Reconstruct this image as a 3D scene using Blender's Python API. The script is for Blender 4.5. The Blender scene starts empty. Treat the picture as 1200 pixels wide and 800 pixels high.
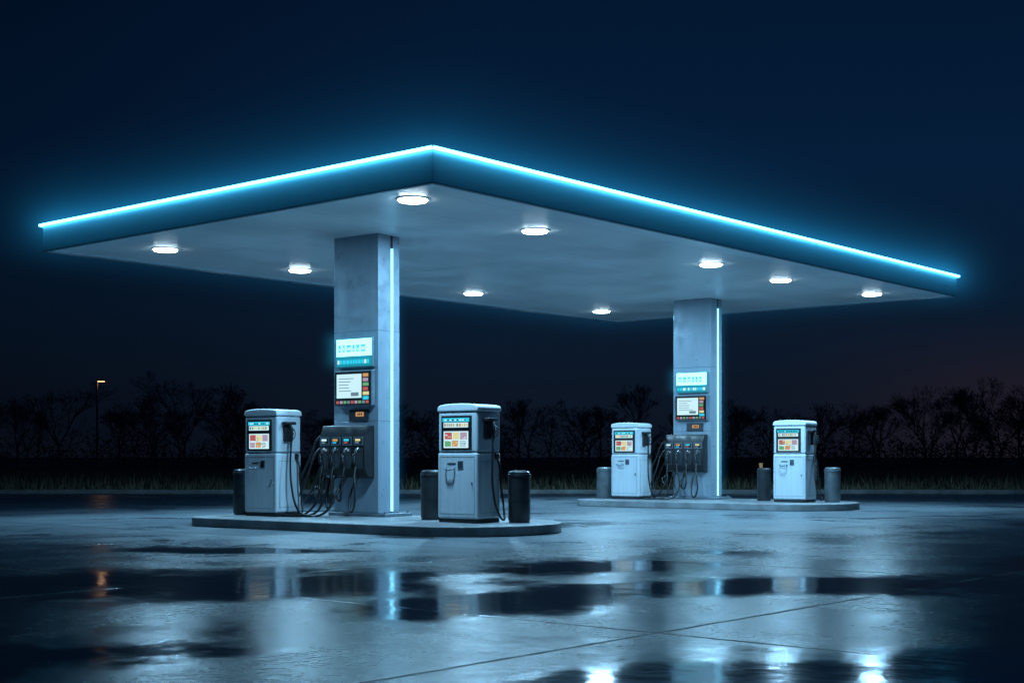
import bpy, bmesh, math, random
from mathutils import Vector, Matrix
random.seed(7)
scene = bpy.context.scene
COL = scene.collection
scene.view_settings.view_transform = 'Standard'
scene.view_settings.look = 'None'
scene.view_settings.exposure = 0
scene.view_settings.gamma = 1

# ------------------------------------------------------------ node helpers
class NT:
    def __init__(s, tree):
        s.t = tree; s.n = tree.nodes; s.l = tree.links
    def node(s, typ, **kw):
        n = s.n.new(typ)
        for k, v in kw.items(): setattr(n, k, v)
        return n
    def put(s, sock, v):
        if isinstance(v, bpy.types.NodeSocket): s.l.new(v, sock)
        elif isinstance(v, (tuple, list)):
            if len(sock.default_value) == 4 and len(v) == 3: v = (*v, 1)
            sock.default_value = v
        else: sock.default_value = v
    def math(s, op, a, b=0.0, c=0.0, clamp=False):
        n = s.n.new('ShaderNodeMath'); n.operation = op; n.use_clamp = clamp
        s.put(n.inputs[0], a); s.put(n.inputs[1], b); s.put(n.inputs[2], c)
        return n.outputs[0]
    def noise(s, vec, scale, detail=4, rough=0.55, dist=0.0):
        n = s.n.new('ShaderNodeTexNoise')
        if vec is not None: s.l.new(vec, n.inputs['Vector'])
        n.inputs['Scale'].default_value = scale; n.inputs['Detail'].default_value = detail
        n.inputs['Roughness'].default_value = rough; n.inputs['Distortion'].default_value = dist
        return n.outputs['Fac']
    def remap(s, v, a, b, c=0.0, d=1.0, smooth=True):
        n = s.n.new('ShaderNodeMapRange')
        n.interpolation_type = 'SMOOTHSTEP' if smooth else 'LINEAR'
        s.put(n.inputs['Value'], v); s.put(n.inputs['From Min'], a); s.put(n.inputs['From Max'], b)
        s.put(n.inputs['To Min'], c); s.put(n.inputs['To Max'], d)
        return n.outputs['Result']
    def mix(s, f, a, b):
        n = s.n.new('ShaderNodeMix'); n.data_type = 'RGBA'
        s.put(n.inputs['Factor'], f); s.put(n.inputs[6], a); s.put(n.inputs[7], b)
        return n.outputs[2]
    def lerp(s, f, a, b):
        n = s.n.new('ShaderNodeMix'); n.data_type = 'FLOAT'
        s.put(n.inputs[0], f); s.put(n.inputs[2], a); s.put(n.inputs[3], b)
        return n.outputs[0]
    def ramp(s, f, stops):
        n = s.n.new('ShaderNodeValToRGB'); s.put(n.inputs[0], f)
        e = n.color_ramp.elements
        while len(e) < len(stops): e.new(0.5)
        for i, (p, c) in enumerate(stops):
            e[i].position = p; e[i].color = (*c, 1)
        return n.outputs[0]
    def bump(s, h, strength=0.3, dist=0.01):
        n = s.n.new('ShaderNodeBump'); s.put(n.inputs['Height'], h)
        n.inputs['Strength'].default_value = strength; n.inputs['Distance'].default_value = dist
        return n.outputs[0]

def newmat(name):
    m = bpy.data.materials.new(name); m.use_nodes = True
    nt = NT(m.node_tree)
    bs = m.node_tree.nodes['Principled BSDF']
    return m, nt, bs

def surf(name, col, rough=0.5, metal=0.0, var=0.12, scale=3.0, rv=0.1, bump=0.0, bscale=60, coat=0.0, streak=False):
    m, nt, bs = newmat(name)
    tc = nt.node('ShaderNodeTexCoord').outputs['Object']
    if streak:
        mp = nt.node('ShaderNodeMapping'); nt.l.new(tc, mp.inputs[0]); mp.inputs['Scale'].default_value = (4, 4, 0.35)
        v = mp.outputs[0]
    else: v = tc
    n = nt.noise(v, scale, 6, 0.6)
    f = nt.remap(n, 0.3, 0.7)
    dark = tuple(c * (1 - var * 2) for c in col)
    nt.put(bs.inputs['Base Color'], nt.mix(f, dark, col))
    n2 = nt.noise(tc, scale * 2.7, 5, 0.6)
    nt.put(bs.inputs['Roughness'], nt.remap(n2, 0.3, 0.7, max(0.02, rough - rv), min(1, rough + rv)))
    bs.inputs['Metallic'].default_value = metal
    bs.inputs['Coat Weight'].default_value = coat
    if bump: nt.put(bs.inputs['Normal'], nt.bump(nt.noise(tc, bscale, 4), bump, 0.01))
    return m

def emis(name, col, strength):
    m = bpy.data.materials.new(name); m.use_nodes = True
    nt = NT(m.node_tree); m.node_tree.nodes.remove(m.node_tree.nodes['Principled BSDF'])
    e = nt.node('ShaderNodeEmission'); e.inputs[0].default_value = (*col, 1); e.inputs[1].default_value = strength
    nt.l.new(e.outputs[0], m.node_tree.nodes['Material Output'].inputs['Surface'])
    return m

def no_mis(m):
    """small displays: plain emitters, not worth light sampling"""
    try: m.cycles.emission_sampling = 'NONE'
    except Exception: pass
    return m

# ------------------------------------------------------------ materials
M_white = surf('pump_painted_metal', (0.58, 0.66, 0.72), 0.33, 0.0, 0.06, 2.5, 0.08, coat=0.3, streak=True)
M_cap = surf('pump_cap_plastic', (0.66, 0.73, 0.78), 0.4, 0, 0.05)
M_dark = surf('dark_plastic', (0.022, 0.024, 0.028), 0.4, 0, 0.2)
M_rubber = surf('black_rubber', (0.012, 0.012, 0.013), 0.45, 0, 0.2, 20)
M_grey = surf('grey_metal', (0.20, 0.25, 0.30), 0.4, 0.4, 0.12, 4)
M_col = surf('column_cladding', (0.30, 0.385, 0.46), 0.36, 0.3, 0.06, 1.6, 0.1, streak=True)
M_coldark = surf('column_joint', (0.05, 0.06, 0.07), 0.5, 0.2)
M_steel = surf('brushed_steel', (0.45, 0.48, 0.5), 0.3, 0.9, 0.1, 8)
M_bin = surf('bin_dark_metal', (0.035, 0.04, 0.046), 0.38, 0.3, 0.2, 6)
M_bin2 = surf('bin_grey_metal', (0.16, 0.19, 0.21), 0.4, 0.4, 0.15, 6)
M_curb = surf('island_concrete', (0.24, 0.26, 0.275), 0.5, 0, 0.22, 2.2, 0.2, 0.5, 45)
M_curbside = surf('island_kerb_concrete', (0.26, 0.29, 0.31), 0.55, 0, 0.20, 3, 0.2, 0.5, 45)
M_fascia = surf('fascia_panel', (0.33, 0.52, 0.60), 0.34, 0.1, 0.02, 0.7, 0.04)
M_neon = emis('neon_tube', (0.10, 0.62, 1.0), 9.5)
M_neoncol = emis('neon_strip', (0.20, 0.68, 1.0), 4.0)
M_lens = emis('downlight_lens', (0.70, 0.90, 1.0), 26.0)
E_white = no_mis(emis('screen_white', (0.60, 0.90, 1.0), 1.0))
E_sign = emis('sign_white', (0.22, 0.84, 1.0), 3.2)
E_cyan = no_mis(emis('screen_cyan', (0.03, 0.52, 0.72), 1.2))
E_teal = no_mis(emis('screen_teal', (0.01, 0.28, 0.38), 1.0))
E_glyph = no_mis(emis('sign_glyph', (0.08, 0.60, 0.85), 1.1))
E_red = no_mis(emis('screen_red', (0.62, 0.14, 0.14), 0.75))
E_or = no_mis(emis('screen_orange', (0.80, 0.42, 0.18), 0.75))
E_yel = no_mis(emis('screen_yellow', (0.78, 0.74, 0.36), 0.9))
E_pink = no_mis(emis('screen_pink', (0.55, 0.42, 0.58), 0.75))
E_green = no_mis(emis('screen_green', (0.16, 0.50, 0.24), 0.8))
E_grey = no_mis(emis('screen_grey', (0.18, 0.30, 0.38), 0.8))
E_dk = no_mis(emis('screen_dark', (0.01, 0.025, 0.04), 0.6))

# ------------------------------------------------------------ mesh helpers
def link(o, parent=None):
    COL.objects.link(o)
    if parent: o.parent = parent
    return o

def empty(name, loc, rot=0.0):
    o = bpy.data.objects.new(name, None); o.location = loc; o.rotation_euler = (0, 0, rot)
    o.empty_display_size = 0.3
    return link(o)

def meshobj(name, verts, faces, mats, parent=None, midx=None, smooth=False):
    me = bpy.data.meshes.new(name); me.from_pydata(verts, [], faces)
    for m in (mats if isinstance(mats, list) else [mats]): me.materials.append(m)
    if midx: me.polygons.foreach_set('material_index', midx)
    if smooth: me.polygons.foreach_set('use_smooth', [True] * len(faces))
    me.update()
    return link(bpy.data.objects.new(name, me), parent)

BF = [(0,3,2,1),(4,5,6,7),(0,1,5,4),(1,2,6,5),(2,3,7,6),(3,0,4,7)]
def bverts(x0,x1,y0,y1,z0,z1):
    return [(x0,y0,z0),(x1,y0,z0),(x1,y1,z0),(x0,y1,z0),(x0,y0,z1),(x1,y0,z1),(x1,y1,z1),(x0,y1,z1)]
def box(name, x0,x1,y0,y1,z0,z1, mat, parent, bev=0.0, seg=3):
    o = meshobj(name, bverts(x0,x1,y0,y1,z0,z1), BF, mat, parent)
    if bev: bevel(o, bev, seg)
    return o
def bevel(o, w, seg=3):
    md = o.modifiers.new('bevel', 'BEVEL'); md.width = w; md.segments = seg; md.limit_method = 'ANGLE'
    md.harden_normals = False
    for p in o.data.polygons: p.use_smooth = True
    wn = o.modifiers.new('wn', 'WEIGHTED_NORMAL'); wn.keep_sharp = True

class Multi:
    """many small boxes merged in one part"""
    def __init__(s): s.v=[]; s.f=[]; s.mi=[]; s.m=[]
    def box(s, x0,x1,y0,y1,z0,z1, mat):
        b=len(s.v); s.v += bverts(x0,x1,y0,y1,z0,z1); s.f += [tuple(b+i for i in q) for q in BF]
        if mat not in s.m: s.m.append(mat)
        s.mi += [s.m.index(mat)]*6
    def make(s, name, parent): return meshobj(name, s.v, s.f, s.m, parent, s.mi)

def extrude_profile(name, pts, y0, y1, mat, parent, bev=0.0):
    n=len(pts)
    v=[(p[0],y0,p[1]) for p in pts]+[(p[0],y1,p[1]) for p in pts]
    f=[tuple(range(n)), tuple(range(2*n-1,n-1,-1))]
    for i in range(n):
        j=(i+1)%n; f.append((j,i,n+i,n+j))
    o=meshobj(name,v,f,mat,parent)
    bm=bmesh.new(); bm.from_mesh(o.data); bmesh.ops.recalc_face_normals(bm,faces=bm.faces); bm.to_mesh(o.data); bm.free()
    if bev: bevel(o,bev)
    return o

def extrude_plan(name, pts, z0, z1, mats, parent, bev=0.0):
    n=len(pts)
    v=[(p[0],p[1],z0) for p in pts]+[(p[0],p[1],z1) for p in pts]
    f=[tuple(range(n-1,-1,-1)), tuple(range(n,2*n))]; mi=[0,0]
    for i in range(n):
        j=(i+1)%n; f.append((i,j,n+j,n+i)); mi.append(1)
    o=meshobj(name,v,f,mats,parent,mi)
    if bev:
        md=o.modifiers.new('bevel','BEVEL'); md.width=bev; md.segments=3; md.limit_method='ANGLE'; md.angle_limit=math.radians(40)
    return o

def lathe(name, prof, mat, parent, loc=(0,0,0), segs=40):
    v=[];f=[]
    for r,z in prof:
        for i in range(segs):
            a=2*math.pi*i/segs; v.append((loc[0]+r*math.cos(a),loc[1]+r*math.sin(a),loc[2]+z))
    for k in range(len(prof)-1):
        for i in range(segs):
            j=(i+1)%segs; f.append((k*segs+i,k*segs+j,(k+1)*segs+j,(k+1)*segs+i))
    f.append(tuple(range(segs-1,-1,-1))); b=(len(prof)-1)*segs; f.append(tuple(range(b,b+segs)))
    o=meshobj(name,v,f,mat,parent,smooth=True)
    md=o.modifiers.new('es','EDGE_SPLIT'); md.split_angle=math.radians(35)
    return o

def tube(name, pts, r, mat, parent, cyclic=False):
    cu=bpy.data.curves.new(name,'CURVE'); cu.dimensions='3D'; cu.bevel_depth=r; cu.bevel_resolution=3; cu.resolution_u=10
    sp=cu.splines.new('BEZIER'); sp.bezier_points.add(len(pts)-1)
    for bp,p in zip(sp.bezier_points,pts):
        bp.co=p; bp.handle_left_type=bp.handle_right_type='AUTO'
    sp.use_cyclic_u=cyclic; cu.use_fill_caps=True
    cu.materials.append(mat)
    return link(bpy.data.objects.new(name,cu),parent)

# ------------------------------------------------------------ camera
H = 1.12
cam = bpy.data.cameras.new('camera'); cam.sensor_width=36; cam.lens=48.8; cam.shift_y=0.1125
cam.clip_start=0.1; cam.clip_end=4000
co = bpy.data.objects.new('camera', cam); co.location=(0,0,H); co.rotation_euler=(math.radians(90),0,0)
COL.objects.link(co); scene.camera=co

# ------------------------------------------------------------ world (night sky)
w = bpy.data.worlds.new('World'); scene.world = w; w.use_nodes = True
wt = NT(w.node_tree)
bg = w.node_tree.nodes['Background']
g = wt.node('ShaderNodeTexCoord').outputs['Generated']
sep = wt.node('ShaderNodeSeparateXYZ'); wt.l.new(g, sep.inputs[0])
cl = wt.noise(g, 2.5, 4, 0.5)
zz = wt.math('ADD', sep.outputs[2], wt.math('MULTIPLY', wt.math('SUBTRACT', cl, 0.5), 0.05))
ramp = wt.ramp(zz, [(0.0,(0.0042,0.0068,0.0140)),(0.05,(0.0038,0.0082,0.0185)),(0.12,(0.0026,0.0115,0.0305)),
                    (0.20,(0.0018,0.0130,0.0415)),(0.33,(0.0010,0.0078,0.0265)),(1.0,(0.0010,0.004,0.014))])
warm = wt.math('MULTIPLY', wt.remap(sep.outputs[0], 0.16, 0.40), wt.remap(zz, 0.11, 0.03))
col = wt.mix(wt.math('MULTIPLY', warm, 0.7), ramp, (0.0190,0.0130,0.0205))
sidev = wt.remap(sep.outputs[0], -0.42, 0.0, 0.5, 1.0)
mul = wt.node('ShaderNodeVectorMath', operation='SCALE'); wt.l.new(col, mul.inputs[0]); wt.l.new(sidev, mul.inputs['Scale'])
wt.l.new(mul.outputs[0], bg.inputs[0]); bg.inputs[1].default_value = 1.0

# ------------------------------------------------------------ ground
m_soil, nt, bs = newmat('field_soil')
tc = nt.node('ShaderNodeTexCoord').outputs['Object']
nt.put(bs.inputs['Base Color'], nt.mix(nt.remap(nt.noise(tc,0.3,8),0.35,0.65),(0.06,0.055,0.04),(0.12,0.10,0.07)))
bs.inputs['Roughness'].default_value=0.95
meshobj('ground',[(-1500,-400,0),(1500,-400,0),(1500,2600,0),(-1500,2600,0)],[(0,1,2,3)],m_soil)

m_fc, nt, bs = newmat('wet_concrete')
tc = nt.node('ShaderNodeTexCoord').outputs['Object']
sp = nt.node('ShaderNodeSeparateXYZ'); nt.l.new(tc, sp.inputs[0])
big = nt.noise(tc, 0.16, 3, 0.6, 0.4)
med = nt.noise(tc, 0.8, 8, 0.68, 0.6)
fine = nt.noise(tc, 14, 5, 0.7)
grit = nt.noise(tc, 120, 2, 0.7)
edge = nt.noise(tc, 0.7, 7, 0.68, 0.3)
hollows = [(-2.6,12.2,3.0,1.3,-.12),(2.4,11.9,2.3,0.85,.2),(-0.2,10.7,1.2,0.9,.3),(3.2,7.2,2.6,1.0,.25),(0.9,14.2,1.2,0.9,.5),(-5.5,9.0,1.4,0.9,0),(6.2,14.6,1.6,.7,.4),(-3.3,16.6,1.4,.5,-.2),(1.2,7.0,1.0,.7,0),(-3.0,7.6,1.2,.6,.3)]
mask=None
for hx,hy,rx,ry,ang in hollows:
    ca,sa=math.cos(ang),math.sin(ang)
    dx=nt.math('SUBTRACT',sp.outputs[0],hx); dy=nt.math('SUBTRACT',sp.outputs[1],hy)
    ax=nt.math('DIVIDE',nt.math('ADD',nt.math('MULTIPLY',dx,ca),nt.math('MULTIPLY',dy,sa)),rx)
    ay=nt.math('DIVIDE',nt.math('SUBTRACT',nt.math('MULTIPLY',dy,ca),nt.math('MULTIPLY',dx,sa)),ry)
    d=nt.math('SQRT',nt.math('ADD',nt.math('MULTIPLY',ax,ax),nt.math('MULTIPLY',ay,ay)))
    mm=nt.math('SUBTRACT',1.0,d)
    mask = mm if mask is None else nt.math('MAXIMUM',mask,mm)
# joints (slab grid parallel to the canopy)
jm = nt.node('ShaderNodeMapping'); jm.vector_type='TEXTURE'; nt.l.new(tc, jm.inputs[0])
jm.inputs['Location'].default_value=(0.92,8.8,0); jm.inputs['Rotation'].default_value=(0,0,math.radians(-40.4))
js = nt.node('ShaderNodeSeparateXYZ'); nt.l.new(jm.outputs[0], js.inputs[0])
# rain-wet zone outside the canopy; its darkening also paints in the light falloff
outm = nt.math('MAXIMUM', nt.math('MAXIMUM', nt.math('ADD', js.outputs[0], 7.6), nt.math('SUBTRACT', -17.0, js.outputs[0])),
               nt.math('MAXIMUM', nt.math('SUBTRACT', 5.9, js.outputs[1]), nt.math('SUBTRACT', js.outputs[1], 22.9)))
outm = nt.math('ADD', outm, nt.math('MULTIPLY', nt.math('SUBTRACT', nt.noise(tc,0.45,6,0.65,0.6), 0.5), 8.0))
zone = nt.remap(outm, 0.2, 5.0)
field = nt.math('ADD', nt.math('ADD', mask, nt.math('MULTIPLY',zone,0.15)), nt.math('MULTIPLY', nt.math('SUBTRACT', edge, 0.5), 3.4))
wet = nt.remap(field, -0.45, 0.60)
rnd = nt.remap(nt.noise(tc,0.35,7,0.66,0.5),0.50,0.68)
wet = nt.math('MAXIMUM', wet, nt.math('MULTIPLY', rnd, 0.8))
damp = nt.remap(nt.math('ADD', nt.math('MULTIPLY',med,0.6), nt.math('MULTIPLY',big,0.5)), 0.42, 0.64)
wob = nt.math('MULTIPLY', nt.math('SUBTRACT', nt.noise(tc,5,3),0.5), 0.03)
def jline(c, period):
    c = nt.math('ADD', c, wob)
    f = nt.math('FRACT', nt.math('ADD', nt.math('DIVIDE', c, period), 0.5))
    return nt.math('MULTIPLY', nt.math('ABSOLUTE', nt.math('SUBTRACT', f, 0.5)), period)
jd = nt.math('MINIMUM', jline(js.outputs[0],5.2), jline(js.outputs[1],5.2))
joint = nt.math('MULTIPLY', nt.remap(jd, 0.010, 0.024, 1.0, 0.0), nt.lerp(wet, 0.9, 0.12))
jhalo = nt.remap(jd, 0.0, 0.16, 1.0, 0.0)
sx = nt.math('FLOOR', nt.math('DIVIDE', js.outputs[0],5.2)); sy = nt.math('FLOOR', nt.math('DIVIDE', js.outputs[1],5.2))
cmb = nt.node('ShaderNodeCombineXYZ'); nt.l.new(sx,cmb.inputs[0]); nt.l.new(sy,cmb.inputs[1])
wn = nt.node('ShaderNodeTexWhiteNoise'); nt.l.new(cmb.outputs[0], wn.inputs['Vector'])
base = nt.mix(nt.remap(med,0.3,0.72),(0.115,0.145,0.165),(0.225,0.265,0.295))
base = nt.mix(nt.math('MULTIPLY',nt.remap(fine,0.42,0.7),0.30), base, (0.06,0.07,0.078))
base = nt.mix(nt.math('MULTIPLY',wn.outputs[0],0.22), base, (0.06,0.07,0.078))
base = nt.mix(nt.math('MULTIPLY',damp,0.55), base, (0.042,0.058,0.072))
base = nt.mix(nt.math('MULTIPLY',zone,0.88), base, (0.012,0.024,0.036))  # wet tone plus painted falloff of the canopy light
base = nt.mix(nt.math('MULTIPLY',wet,0.88), base, (0.009,0.015,0.022))
base = nt.mix(nt.math('MULTIPLY',jhalo,0.3), base, (0.03,0.036,0.042))
base = nt.mix(joint, base, (0.005,0.006,0.007))
nt.put(bs.inputs['Base Color'], base)
r = nt.remap(fine,0.3,0.7,0.40,0.58)
r = nt.math('SUBTRACT', r, nt.math('MULTIPLY', damp, 0.14))
rz = nt.remap(nt.math('ADD',nt.math('MULTIPLY',med,.6),nt.math('MULTIPLY',fine,.4)),0.35,0.65,0.17,0.32)
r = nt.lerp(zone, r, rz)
r = nt.lerp(wet, r, 0.085)
r = nt.math('MAXIMUM', r, nt.math('MULTIPLY', joint, 0.6))
nt.put(bs.inputs['Roughness'], r)
bs.inputs['IOR'].default_value=1.34
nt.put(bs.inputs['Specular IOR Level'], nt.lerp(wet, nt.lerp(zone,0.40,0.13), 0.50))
hgt = nt.math('ADD', nt.math('MULTIPLY',grit,0.25), nt.math('MULTIPLY',fine,0.65))
hgt = nt.math('MULTIPLY', hgt, nt.math('SUBTRACT',1.0,nt.math('MULTIPLY',zone,0.30)))
hgt = nt.math('MULTIPLY', hgt, nt.math('SUBTRACT',1.0,nt.math('MULTIPLY',wet,0.88)))
hgt = nt.math('ADD', hgt, nt.math('MULTIPLY', nt.noise(tc,3.0,2,0.5), 0.5))
hgt = nt.math('SUBTRACT', hgt, joint)
nt.put(bs.inputs['Normal'], nt.bump(hgt,0.45,0.012))
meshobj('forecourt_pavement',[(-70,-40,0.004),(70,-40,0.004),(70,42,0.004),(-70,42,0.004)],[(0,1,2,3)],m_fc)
kerb=box('kerb',-70,70,42.0,42.18,0,0.13,M_curb,None,0.02)

# ------------------------------------------------------------ canopy
CR = math.radians(-40.4)
W, L = 9.42, 17.0
Z0, Z1 = 4.72, 5.17
cano = empty('gas_station_canopy', (-1.04,18.19,0), CR)
def rectring(name, o, i, z0, z1, mat, parent):
    (ox0,ox1,oy0,oy1)=o; (ix0,ix1,iy0,iy1)=i
    O=[(ox0,oy0),(ox1,oy0),(ox1,oy1),(ox0,oy1)]; I=[(ix0,iy0),(ix1,iy0),(ix1,iy1),(ix0,iy1)]
    v=[(x,y,z0) for x,y in O]+[(x,y,z1) for x,y in O]+[(x,y,z0) for x,y in I]+[(x,y,z1) for x,y in I]
    f=[]
    for k in range(4):
        j=(k+1)%4
        f+=[(k,j,4+j,4+k),(8+j,8+k,12+k,12+j),(4+k,4+j,12+j,12+k),(j,k,8+k,8+j)]
    return meshobj(name,v,f,mat,parent)
fas=rectring('fascia',(-W,0,0,L),(-W+.07,-.07,.07,L-.07),Z0,Z1,M_fascia,cano); bevel(fas,0.012,2)
rectring('fascia_bottom_trim',(-W-.012,.012,-.012,L+.012),(-W+.05,-.05,.05,L-.05),Z0-.02,Z0-.002,M_grey,cano)
rectring('top_light_ledge',(-W-.05,.05,-.05,L+.05),(-W+.1,-.1,.1,L-.1),Z1+.002,Z1+.022,M_grey,cano)
m_ceil, nt, bs = newmat('ceiling_panels')
tc = nt.node('ShaderNodeTexCoord').outputs['Object']
s3 = nt.node('ShaderNodeSeparateXYZ'); nt.l.new(tc,s3.inputs[0])
def seam(c,p):
    f=nt.math('FRACT',nt.math('DIVIDE',c,p)); return nt.math('MULTIPLY',nt.math('ABSOLUTE',nt.math('SUBTRACT',f,0.5)),p)
sd=nt.math('MINIMUM',seam(s3.outputs[0],1.2),nt.math('ADD',seam(s3.outputs[1],4.25),0.0))
sl=nt.remap(sd,0.003,0.010,1.0,0.0)
cn=nt.remap(nt.noise(tc,0.8,6,0.6),0.3,0.7)
nt.put(bs.inputs['Base Color'],nt.mix(nt.math('MULTIPLY',sl,0.6),nt.mix(cn,(0.72,0.77,0.80),(0.82,0.86,0.88)),(0.3,0.32,0.34)))
nt.put(bs.inputs['Roughness'],nt.remap(cn,0,1,0.32,0.48))
nt.put(bs.inputs['Normal'],nt.bump(nt.math('SUBTRACT',nt.math('MULTIPLY',nt.noise(tc,2.0,3),0.4),sl),0.15,0.01))
box('ceiling',-W+.072,-.072,.072,L-.072,Z0+.02,Z1-.05,m_ceil,cano)
nr=0.026; e=.036; zn=Z1-.006
neon=Multi()
def ntube(p,q):
    p=Vector(p);q=Vector(q);d=(q-p).normalized(); a=d.cross(Vector((0,0,1))); b=Vector((0,0,1)); n=6
    base=len(neon.v)
    for c in (p,q):
        for i in range(n):
            t=2*math.pi*i/n; neon.v.append(tuple(c+a*math.cos(t)*nr+b*math.sin(t)*nr))
    for i in range(n):
        j=(i+1)%n; neon.f.append((base+i,base+j,base+n+j,base+n+i)); neon.mi.append(0)
neon.m=[M_neon]
c4=[(-W-e,-e,zn),(e,-e,zn),(e,L+e,zn),(-W-e,L+e,zn)]
for k in range(4):
    p,q=Vector(c4[k]),Vector(c4[(k+1)%4]); N=6
    for i in range(N): ntube(p.lerp(q,i/N),p.lerp(q,(i+1)/N))
neon.make('neon_tube',cano)

# neon bloom painted as an emission-only volume, in a ring round the canopy edge
m_h = bpy.data.materials.new('neon_bloom_volume'); m_h.use_nodes=True
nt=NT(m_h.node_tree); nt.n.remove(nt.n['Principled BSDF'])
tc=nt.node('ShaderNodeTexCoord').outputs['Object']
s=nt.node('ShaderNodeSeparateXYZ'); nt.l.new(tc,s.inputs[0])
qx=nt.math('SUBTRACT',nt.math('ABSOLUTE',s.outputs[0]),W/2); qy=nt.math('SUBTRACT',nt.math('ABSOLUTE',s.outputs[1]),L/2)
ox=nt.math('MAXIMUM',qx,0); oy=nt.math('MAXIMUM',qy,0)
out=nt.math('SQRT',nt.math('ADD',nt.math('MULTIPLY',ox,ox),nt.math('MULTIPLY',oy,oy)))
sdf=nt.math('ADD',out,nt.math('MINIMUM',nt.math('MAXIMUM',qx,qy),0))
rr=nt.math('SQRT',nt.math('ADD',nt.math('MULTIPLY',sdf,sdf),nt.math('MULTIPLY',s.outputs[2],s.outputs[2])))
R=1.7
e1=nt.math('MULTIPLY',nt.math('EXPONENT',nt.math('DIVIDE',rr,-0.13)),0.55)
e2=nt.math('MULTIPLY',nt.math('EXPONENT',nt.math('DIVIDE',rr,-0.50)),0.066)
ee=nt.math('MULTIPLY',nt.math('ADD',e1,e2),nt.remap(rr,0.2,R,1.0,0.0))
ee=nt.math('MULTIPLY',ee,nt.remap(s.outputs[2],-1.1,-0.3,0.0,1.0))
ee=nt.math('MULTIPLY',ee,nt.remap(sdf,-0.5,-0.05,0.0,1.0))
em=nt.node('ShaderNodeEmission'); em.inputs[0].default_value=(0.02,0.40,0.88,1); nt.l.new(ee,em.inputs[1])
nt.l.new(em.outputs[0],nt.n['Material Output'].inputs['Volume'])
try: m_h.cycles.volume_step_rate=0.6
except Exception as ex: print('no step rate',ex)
RI=.5
bloom_ring=rectring('neon_bloom_volume',(-W/2-R,W/2+R,-L/2-R,L/2+R),(-W/2+RI,W/2-RI,-L/2+RI,L/2-RI),-1.1,R,m_h,cano); bloom_ring.location=(-W/2,L/2,Z1)

lights=[(-1.12,.77),(-1.52,3.96),(-1.47,9.1),(-1.63,12.0),(-1.3,15.46),(-7.7,1.33),(-7.98,4.64),(-7.97,9.65),(-8.06,14.5)]
M_rim=surf('downlight_rim_white',(0.8,0.82,0.84),0.4,0,.02)
for i,(lx,ly) in enumerate(lights):
    lathe('downlight_rim',[(0.245,0.018),(0.243,0.010),(0.232,0.004),(0.212,0.004),(0.205,0.018)],M_rim,cano,(lx,ly,Z0),32)
    lathe('downlight_lens',[(0.206,0.006),(0.20,-0.012),(0.192,-0.020),(0.17,-0.022)],M_lens,cano,(lx,ly,Z0),24)
    la=bpy.data.lights.new('downlight_lamp','AREA'); la.shape='DISK'; la.size=0.37; la.energy=300; la.color=(0.32,0.69,1.0)
    lo=bpy.data.objects.new('downlight_lamp',la); lo.location=(lx,ly,Z0-.025); link(lo,cano)

# ------------------------------------------------------------ island group
IR = math.radians(-36.5)
IZ = 0.15
def frame(P,u,v):
    c,s_=math.cos(IR),math.sin(IR)
    return (P[0]+c*u-s_*v, P[1]+s_*u+c*v)

def arc(cx,cy,r,a0,a1,n=14):
    return [(cx+r*math.cos(math.radians(a0+(a1-a0)*i/n)),cy+r*math.sin(math.radians(a0+(a1-a0)*i/n))) for i in range(n+1)]

def island(P):
    o=empty('pump_island',(P[0],P[1],0),IR)
    x0,x1,y1=-6.65,-.35,2.75
    pts=arc(x0+.6,.6,.6,180,270)+arc(x1-1.3,1.3,1.3,-90,0)+arc(x1-1.3,y1-1.3,1.3,0,90)+arc(x0+.4,y1-.4,.4,90,180)
    extrude_plan('island_slab',pts,0.004,IZ,[M_curb,M_curbside],o,0.018)
    return o

def nozzle(parent,x,y,z,ax='x'):
    def T(a,b,c):
        return (x+a,y+b,z+c) if ax=='x' else (x+b,y-a,z+c)
    tube('nozzle_body',[T(.05,0,-.16),T(.065,0,-.05),T(.06,0,.05),T(.03,0,.10)],.027,M_dark,parent)
    tube('nozzle_spout',[T(.03,0,.10),T(-.0,0,.135),T(-.04,0,.12)],.013,M_steel,parent)
    tube('nozzle_guard',[T(.075,0,.05),T(.125,0,.02),T(.13,0,-.09),T(.06,0,-.15)],.008,M_dark,parent)
    tube('nozzle_trigger',[T(.075,0,.02),T(.10,0,-.02),T(.085,0,-.09)],.006,M_steel,parent)

def screen(mb, x0,x1,z0,z1,y, style, rs):
    t=.004
    mb.box(x0,x1,y-t,y,z0,z1, E_white if style=='ad' else E_dk)
    w_,h_=x1-x0,z1-z0
    y2=y-t
    def q(a,b,c,d,m,l=0): mb.box(x0+a*w_,x0+b*w_,y2-.002-.002*l,y2-.0021*l,z0+c*h_,z0+d*h_,m)
    if style=='price':
        q(0,1,.62,.97,E_cyan); q(.04,.96,.10,.55,E_white)
        a=.07
        while a<.88:
            ww=.03+.05*rs.random(); q(a,a+ww,.18,.46,rs.choice([E_yel,E_or,E_green,E_grey]),1); a+=ww+.03
        a=.08
        while a<.85:
            ww=.03+.06*rs.random(); q(a,a+ww,.72,.84,rs.choice([E_dk,E_white]),1); a+=ww+.03
    else:
        q(.05,.34,.52,.93,E_red); q(.38,.64,.52,.93,E_yel); q(.68,.95,.50,.93,E_pink)
        q(.05,.30,.08,.42,E_green if rs.random()<.5 else E_pink); q(.34,.60,.08,.45,E_or)
        for k in range(4): q(.66,.66+.1+.18*rs.random(),.10+k*.09,.14+k*.09,E_grey)
        for k in range(22):
            a=rs.uniform(.07,.86); c=rs.uniform(.10,.84)
            q(a,a+rs.uniform(.03,.09),c,c+rs.uniform(.03,.08),rs.choice([E_white,E_white,E_yel,E_yel,E_grey,E_green]),1)

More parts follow.
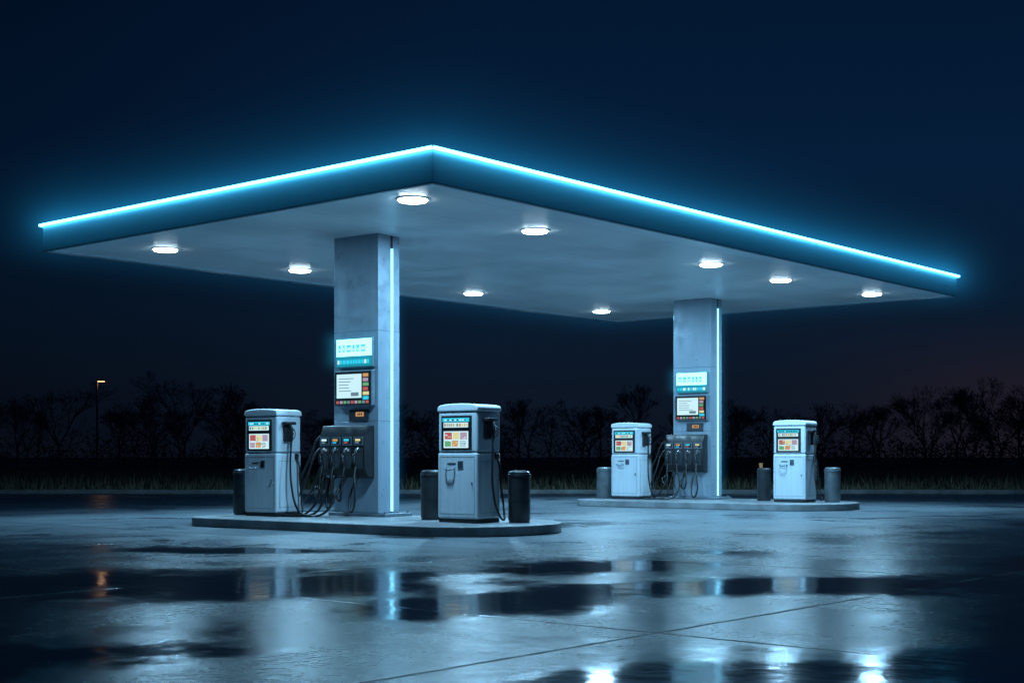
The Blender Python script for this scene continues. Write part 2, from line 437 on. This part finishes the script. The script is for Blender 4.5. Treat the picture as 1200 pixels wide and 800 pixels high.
def pump(P,u,v,rs):
    x,y=frame(P,u,v)
    o=empty('fuel_pump',(x,y,IZ),IR)
    box('plinth',-.735,-.015,.015,.555,0.001,.06,M_dark,o,.006)
    box('lower_cabinet',-.75,0,0,.57,.06,1.03,M_white,o,.035)
    box('waist_groove',-.735,-.015,.02,.55,1.025,1.037,M_grey,o)
    box('upper_cabinet',-.745,-.005,.012,.565,1.035,1.63,M_white,o,.035)
    pts=[(-.757,1.634),(.007,1.634),(.009,1.675)]
    for i in range(0,15):
        t=i/14; a=math.pi*t
        xx=-.374+.380*math.cos(a); zz=1.69+.062*math.sin(a)**.6
        pts.append((xx,zz))
    pts.append((-.759,1.675))
    extrude_profile('cap',pts,.0,.578,M_cap,o,.02)
    box('display_bezel',-.68,-.11,-.002,.03,1.065,1.575,M_dark,o,.012)
    mb=Multi()
    screen(mb,-.645,-.145,1.385,1.545,-.0025,'price',rs)
    screen(mb,-.625,-.165,1.10,1.345,-.0025,'ad',rs)
    mb.make('displays',o)
    d=Multi()
    for (a,b,c,e_) in [(-.70,-.05,.965,.970),(-.70,-.05,.13,.135),(-.70,-.695,.135,.965),(-.055,-.05,.135,.965)]:
        d.box(a,b,-.0025,.002,c,e_,M_grey)
    d.box(-.56,-.40,-.006,.002,.865,.88,M_dark); d.box(-.36,-.26,-.006,.002,.79,.91,M_grey)
    for a in range(3):
        for b in range(4): d.box(-.35+a*.03,-.33+a*.03,-.010,-.0061,.805+b*.026,.822+b*.026,M_dark)
    d.box(-.10,-.085,-.02,.002,.55,.60,M_steel)
    d.make('door_details',o)
    tube('door_handle',[(-.58,-.002,.80),(-.57,-.045,.79),(-.50,-.055,.775),(-.43,-.045,.79),(-.42,-.002,.80)],.012,M_grey,o)
    sd_=Multi()
    for (a,b,c,e_) in [(.06,.51,.90,.905),(.06,.51,.15,.155),(.06,.065,.155,.90),(.505,.51,.155,.90)]:
        sd_.box(-.001,.003,a,b,c,e_,M_grey)
    sd_.make('side_panel_seams',o)
    box('nozzle_boot',-.004,.05,.15,.32,1.22,1.50,M_dark,o,.02)
    box('nozzle_hood',-.004,.11,.12,.35,1.49,1.54,M_dark,o,.015)
    nozzle(o,.055,.235,1.38,'x')
    j=rs.uniform(-.03,.03)
    tube('hose',[(.105,.235,1.22),(.115,.22,1.12),(.13,.19,.85),(.16,.16+j,.50),(.21,.22+j,.16),(.22,.34,.05),(.15,.44,.20),(.09,.45,.55),(.04,.45,.92),(-.01,.45,.98)],.0165,M_rubber,o)
    box('hose_inlet',-.004,.035,.41,.49,.93,1.02,M_dark,o,.01)
    box('nozzle_boot_far',-.80,-.741,.15,.32,1.22,1.50,M_dark,o,.02)
    tube('hose_far',[(-.79,.235,1.25),(-.82,.24,.9),(-.83,.28,.4),(-.82,.36,.12),(-.79,.44,.5),(-.745,.45,.95)],.0155,M_rubber,o)
    return o

def bin_(P,u,v,mat,h=.76,r=.165,kind='trash_can'):
    x,y=frame(P,u,v)
    o=empty(kind,(x,y,IZ),IR)
    lathe('body',[(r*.93,0.001),(r*.95,.03),(r,.05),(r,h-.09),(r*1.05,h-.085),(r*1.05,h-.05),(r*.98,h-.045)],mat,o)
    lathe('lid',[(r*.98,h-.044),(r*.97,h-.02),(r*.85,h),(r*.45,h+.008)],M_dark if mat is M_bin else M_bin2,o)
    lathe('band',[(r*1.012,.30),(r*1.015,.305),(r*1.015,.325),(r*1.012,.33)],mat,o)
    return o

def radial_bloom(name, power, sx_, sy_, sz_, fall, rmax, colr=(0.04,0.42,0.85,1), rate=0.7):  # emissive volume that paints bloom around a source, fading with distance
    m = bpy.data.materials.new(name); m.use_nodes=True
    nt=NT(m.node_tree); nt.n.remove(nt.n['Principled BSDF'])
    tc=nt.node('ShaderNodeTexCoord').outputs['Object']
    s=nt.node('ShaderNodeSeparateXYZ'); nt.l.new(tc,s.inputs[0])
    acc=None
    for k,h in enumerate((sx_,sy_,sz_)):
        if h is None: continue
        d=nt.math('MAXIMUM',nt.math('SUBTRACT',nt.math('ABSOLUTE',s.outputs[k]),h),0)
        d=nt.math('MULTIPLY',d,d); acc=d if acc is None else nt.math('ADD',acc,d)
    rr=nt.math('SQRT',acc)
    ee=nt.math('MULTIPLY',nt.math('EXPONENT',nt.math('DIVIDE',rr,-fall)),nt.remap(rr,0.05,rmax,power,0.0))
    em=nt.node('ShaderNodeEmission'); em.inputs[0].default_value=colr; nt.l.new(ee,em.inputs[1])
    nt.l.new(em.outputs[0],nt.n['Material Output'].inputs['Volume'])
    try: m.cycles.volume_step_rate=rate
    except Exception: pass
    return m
m_h2 = radial_bloom('strip_bloom_volume',0.85,0,0,None,.09,.34)
m_h3 = radial_bloom('sign_bloom_volume',0.85,.40,0.0,.13,.10,.40,(0.03,0.50,0.85,1))

def column(P,rs):
    x,y=frame(P,-4.0,1.93)
    o=empty('canopy_column',(x,y,IZ),IR)
    top=Z0+.02-IZ
    box('core',-.97,-.01,.01,.51,.05,top,M_coldark,o)
    zs=[.06,1.55,3.02,top]
    for k in range(3):
        box('front_cladding',-.98,0.0,0.0,.30,zs[k]+.0015,zs[k+1]-.0015,M_col,o,.005,2)
        box('rear_cladding',-.98,0.0,.36,.52,zs[k]+.0015,zs[k+1]-.0015,M_col,o,.005,2)
    box('light_channel',-.02,-.004,.302,.358,.06,top-.1,M_dark,o)
    box('neon_strip',-.006,.012,.312,.350,.08,top-.22,M_neoncol,o)
    box('base_plate',-1.06,.20,-.06,.62,.001,.055,M_grey,o,.012)
    b=Multi()
    for bx in (-1.02,.12):
        for by in (0.0,.54): b.box(bx,bx+.04,by,by+.04,.055,.08,M_steel)
    b.make('anchor_bolts',o)
    R2=.34
    hz=box('neon_bloom_volume',-R2,R2,-R2,R2,0,top-.3,m_h2,o); hz.location=(.003,.33,.1)  # painted bloom round the strip, emission only
    return o

def sign_and_rack(P,rs):
    x,y=frame(P,-4.0,1.93)
    o=empty('price_sign',(x,y,IZ),IR)
    box('sign_case',-.87,-.06,-.07,-.002,2.43,2.91,M_grey,o,.01)
    m=Multi(); yf=-.0705
    m.box(-.855,-.075,yf-.004,yf,2.615,2.895,E_sign)
    xx=-.81
    for k in range(6):
        ww=.05+.05*rs.random()
        m.box(xx,xx+ww,yf-.006,yf-.004,2.68+.02*rs.random(),2.80,E_glyph)
        m.box(xx+.015,xx+ww-.012,yf-.008,yf-.006,2.71,2.74+.03*rs.random(),E_white)
        xx+=ww+.035
    m.box(-.855,-.075,yf-.004,yf,2.445,2.600,E_teal)
    xx=-.83
    while xx<-.16:
        ww=.02+.05*rs.random(); m.box(xx,xx+ww,yf-.006,yf-.0041,2.49,2.555,E_white if rs.random()<.4 else E_cyan); xx+=ww+.014
    m.make('sign_face',o)
    hz=box('sign_bloom_volume',-.82,.82,-.341,.076,-.55,.55,m_h3,o); hz.location=(-.465,-.08,2.72)  # painted bloom in front of the lit sign face
    o=empty('payment_terminal',(x,y,IZ),IR)
    box('terminal_case',-.88,-.05,-.10,-.002,1.80,2.38,M_grey,o,.015)
    m=Multi(); yf=-.1005
    m.box(-.86,-.07,yf-.004,yf,1.82,2.36,E_dk)
    yf-=.004
    m.box(-.82,-.27,yf-.003,yf,1.93,2.32,E_white)
    for k in range(5): m.box(-.77,-.40-.16*rs.random(),yf-.005,yf-.003,2.24-k*.05,2.252-k*.05,E_grey)
    m.box(-.50,-.33,yf-.005,yf-.003,1.96,2.02,E_grey)
    cols=[E_cyan,E_yel,E_red,E_green,E_pink,E_or]
    for k in range(6): m.box(-.24,-.10-.05*rs.random(),yf-.003,yf,1.90+k*.074,1.90+k*.074+.055,cols[k])
    for k in range(9): m.box(-.83+k*.082,-.83+k*.082+.06,yf-.003,yf,1.84,1.885,[E_red,E_pink,E_green,E_grey][k%4])
    m.make('terminal_screen',o)
    m=Multi()
    m.box(-.62,-.20,-.02,-.001,1.56,1.74,M_coldark)
    m.box(-.47,-.30,-.026,-.0201,1.63,1.70,E_or)
    for k in range(3): m.box(-.43+k*.04,-.405+k*.04,-.029,-.0261,1.645,1.685,E_dk)
    m.make('receipt_printer',o)
    o=empty('fuel_nozzle_rack',(x,y,IZ),IR)
    prof=[(-.002,.62),(-.16,.66),(-.24,.80),(-.24,1.30),(-.16,1.48),(-.002,1.48)]
    n=len(prof); v=[(-1.08,p[0],p[1]) for p in prof]+[(-.08,p[0],p[1]) for p in prof]
    f=[tuple(range(n)),tuple(range(2*n-1,n-1,-1))]+[((i+1)%n,i,n+i,n+(i+1)%n) for i in range(n)]
    ob=meshobj('rack_body',v,f,M_dark,o)
    bm=bmesh.new(); bm.from_mesh(ob.data); bmesh.ops.recalc_face_normals(bm,faces=bm.faces); bm.to_mesh(ob.data); bm.free(); bevel(ob,.012)
    m=Multi()
    for k in range(4):
        cx=-.955+k*.25
        m.box(cx-.10,cx+.10,-.255,-.238,1.155,1.295,M_grey)
        m.box(cx-.08,cx+.08,-.259,-.2551,1.18,1.275,E_dk)
        m.box(cx-.06,cx+.05,-.262,-.2591,1.225,1.26,[E_white,E_or,E_cyan,E_yel][k])
        m.box(cx-.06,cx+.02,-.262,-.2591,1.19,1.21,[E_grey,E_cyan,E_red,E_grey][k])
        m.box(cx-.085,cx+.085,-.252,-.238,.78,1.12,M_coldark)
        m.box(cx-.05,cx+.05,-.256,-.2521,1.06,1.10,[E_grey,M_steel,E_grey,M_steel][k])
    m.make('grade_panels',o)
    for k in range(4):
        cx=-.955+k*.25
        nozzle(o,cx,-.25,.98,'y')
        j=rs.uniform(-.04,.04)
        lowz=[.30,.10,.22,.04][k]+.04*rs.random()
        tube('hose',[(cx,-.30,.82),(cx+.01,-.35,.70),(cx+.06+j,-.40,.48),(cx+.07+j,-.42,lowz+.12),(cx-.02,-.40,lowz),(cx-.11+j,-.34,lowz+.14),(cx-.12,-.24,.50),(cx-.09,-.14,.665)],.0175,M_rubber,o)
    tube('long_hose',[(-1.08,-.10,1.34),(-1.15,-.16,1.30),(-1.28,-.26,.95),(-1.50,-.40,.42),(-1.72,-.50,.08),(-1.62,-.62,.022),(-1.25,-.58,.022),(-.98,-.45,.05),(-.88,-.32,.35),(-.86,-.2,.66)],.020,M_rubber,o)
    tube('long_hose',[(-1.08,-.16,1.14),(-1.15,-.24,1.04),(-1.22,-.38,.66),(-1.38,-.54,.20),(-1.56,-.70,.022),(-1.34,-.86,.022),(-.95,-.80,.022),(-.64,-.62,.05),(-.54,-.42,.35),(-.56,-.22,.64)],.020,M_rubber,o)
    tube('long_hose',[(-1.08,-.08,.95),(-1.18,-.10,.80),(-1.40,-.15,.35),(-1.85,-.25,.03),(-1.72,-.44,.02),(-1.30,-.38,.02),(-1.12,-.25,.25),(-1.06,-.12,.64)],.0185,M_rubber,o)

P0=(-.1,18.55); P1=(6.6,27.7)
for idx,P in enumerate((P0,P1)):
    rs=random.Random(11+idx)
    island(P)
    pump(P,-1.28,1.05,rs); pump(P,-5.3,.92,rs)
    column(P,rs); sign_and_rack(P,rs)
bin_(P0,-2.62,1.62,M_bin); bin_(P0,-1.0,1.70,M_bin); bin_(P0,-6.38,1.2,M_bin)
bin_(P1,-6.42,1.25,M_bin2,.72,.2); bin_(P1,-2.52,1.62,M_bin,.72,.15); bin_(P1,-.98,1.75,M_bin2,.74,.17)
x,y=frame(P1,-2.55,1.60)
lathe('drink_cup',[(.035,0),(.045,.09),(.048,.10),(.02,.102)],surf('cup_orange',(.55,.2,.07),.5),None,(x-.03,y,IZ+.73),20)

# ------------------------------------------------------------ street lamp
o=empty('street_lamp',(-26.9,90,0),0)
lathe('pole',[(.11,0),(.11,.4),(.075,.42),(.055,5.9)],M_coldark,o,segs=16)
box('base',-.2,.2,-.2,.2,0,.08,M_curb,o,.02)
tube('arm',[(0,0,5.85),(.05,0,6.0),(.15,0,6.06),(.3,0,6.05)],.04,M_coldark,o)
box('head',.0,.5,-.14,.14,6.02,6.14,M_coldark,o,.03)
box('lens',.06,.46,-.11,.11,5.98,6.018,emis('lamp_orange',(1.0,.45,.20),4),o)
la=bpy.data.lights.new('lamp','POINT'); la.energy=8; la.color=(1,.55,.3); la.shadow_soft_size=.1
lo=bpy.data.objects.new('lamp',la); lo.location=(.3,0,5.85); link(lo,o)

# ------------------------------------------------------------ grass
m_g, nt, bs = newmat('dry_grass')
tc = nt.node('ShaderNodeTexCoord').outputs['Object']
nt.put(bs.inputs['Base Color'], nt.mix(nt.remap(nt.noise(tc,0.6,3),0.35,0.65),(0.09,0.085,0.05),(0.22,0.18,0.12)))
bs.inputs['Roughness'].default_value=0.9
rg=random.Random(3); V=[];F=[]
for k in range(42000):
    t=rg.random(); yy=42.35+ (t**1.6)*45; xx=rg.uniform(-1,1)*(30+yy*.75)
    hh=rg.uniform(.10,.34)*(1+ .8*rg.random()*(yy>44)); a=rg.uniform(0,math.pi); wd=.012+.0006*yy
    lx,ly=rg.gauss(0,.1),rg.gauss(0,.1); b=len(V)
    V+=[(xx-wd*math.cos(a),yy-wd*math.sin(a),0),(xx+wd*math.cos(a),yy+wd*math.sin(a),0),(xx+lx,yy+ly,hh)]; F.append((b,b+1,b+2))
meshobj('grass',V,F,m_g)

# ------------------------------------------------------------ tree line
m_t, nt, bs = newmat('bark_and_twigs')
tc = nt.node('ShaderNodeTexCoord').outputs['Object']
nt.put(bs.inputs['Base Color'], nt.mix(nt.noise(tc,0.8,2),(0.14,0.13,0.12),(0.26,0.245,0.23)))
bs.inputs['Roughness'].default_value=0.9
m_l, nt, bs = newmat('scrub_foliage')
tc = nt.node('ShaderNodeTexCoord').outputs['Object']
nt.put(bs.inputs['Base Color'], nt.mix(nt.remap(nt.noise(tc,0.5,2),.35,.65),(0.09,0.095,0.08),(0.18,0.175,0.14)))
bs.inputs['Roughness'].default_value=0.9
def gen_tree(rg,h):
    segs=[]
    def grow(p,d,l,r,dep):
        q=p+d*l
        segs.append((p,q,r,r*.68))
        if dep==0: return
        n=3 if rg.random()<.62 else 2
        for i in range(n):
            ax=Vector((rg.gauss(0,1),rg.gauss(0,1),rg.gauss(0,.6))).normalized()
            nd=(d+ax*rg.uniform(.3,.62)+Vector((0,0,.06))).normalized()
            grow(q,nd,l*rg.uniform(.62,.90),max(r*.6,.006),dep-1)
        if dep>3:
            ax=Vector((rg.gauss(0,1),rg.gauss(0,1),.3)).normalized()
            grow(p.lerp(q,.6),(d*.4+ax).normalized(),l*.55,max(r*.4,.006),dep-3)
    grow(Vector((0,0,0)),Vector((rg.gauss(0,.05),rg.gauss(0,.05),1)).normalized(),h*.20,h*.017,7)
    v=[];f=[]
    for p,q,r0,r1 in segs:
        d=(q-p).normalized(); a=d.orthogonal().normalized(); c=d.cross(a); b=len(v)
        for c0,rad in ((p,max(r0,.013)),(q,max(r1,.011))):
            for i in range(3):
                t=2*math.pi*i/3; v.append(c0+a*math.cos(t)*rad+c*math.sin(t)*rad)
        f+=[(b,b+1,b+4,b+3),(b+1,b+2,b+5,b+4),(b+2,b,b+3,b+5)]
    zmax=max(p.z for p in v)
    return [p*(10/zmax) for p in v],f
rt=random.Random(21)
variants=[gen_tree(rt,10) for _ in range(5)]
V=[];F=[]
def px2x(px,Y): return (px-600)/1627*Y
placed=[(px2x(70,140),140,9.0),(px2x(20,145),145,7.5),(px2x(215,138),138,9.8),(px2x(180,146),146,8.2),(px2x(265,142),142,8.8),(px2x(745,140),140,8.6),(px2x(690,145),145,7.2),(px2x(620,142),142,7.2),(px2x(1085,140),140,8.4),(px2x(1165,136),136,9.0),(px2x(1120,146),146,8.6),(px2x(1195,142),142,8.6),(px2x(140,148),148,7.0),(px2x(900,146),146,6.4)]
for k in range(74):
    Y=rt.uniform(138,165); placed.append((-112+224*(k+rt.uniform(0,1))/74,Y,rt.uniform(5.6,7.8)))
for (X,Y,hh) in placed:
    v,f=variants[rt.randrange(5)]; a=rt.uniform(0,6.28); ca,sa=math.cos(a),math.sin(a); s_=hh/10; b=len(V); sw=rt.uniform(1.0,1.3)
    V+=[(X+(p.x*ca-p.y*sa)*s_*sw,Y+(p.x*sa+p.y*ca)*s_*sw,p.z*s_) for p in v]
    F+=[tuple(b+i for i in q) for q in f]
nb=len(F)
clumps=[]
for k in range(460):
    X=rt.uniform(-120,120); Y=rt.uniform(128,150); r_=rt.uniform(.8,2.2); clumps.append((X,Y,r_*rt.uniform(.3,1.4),r_))
for (X,Y,z,r_) in clumps:
    for k in range(int(62*r_)):
        d=Vector((rt.gauss(0,1),rt.gauss(0,1),rt.gauss(0,1))).normalized()*r_*rt.random()**.4
        c=Vector((X+d.x*1.4,Y+d.y,max(.1,z+d.z*.9))); s_=rt.uniform(.10,.24); b=len(V)
        for j in range(3): V.append((c.x+rt.uniform(-s_,s_),c.y+rt.uniform(-s_,s_),c.z+rt.uniform(-s_,s_)))
        F.append((b,b+1,b+2))
meshobj('tree_line',[tuple(p) for p in V],F,[m_t,m_l],None,[0]*nb+[1]*(len(F)-nb))
print('faces',len(F))
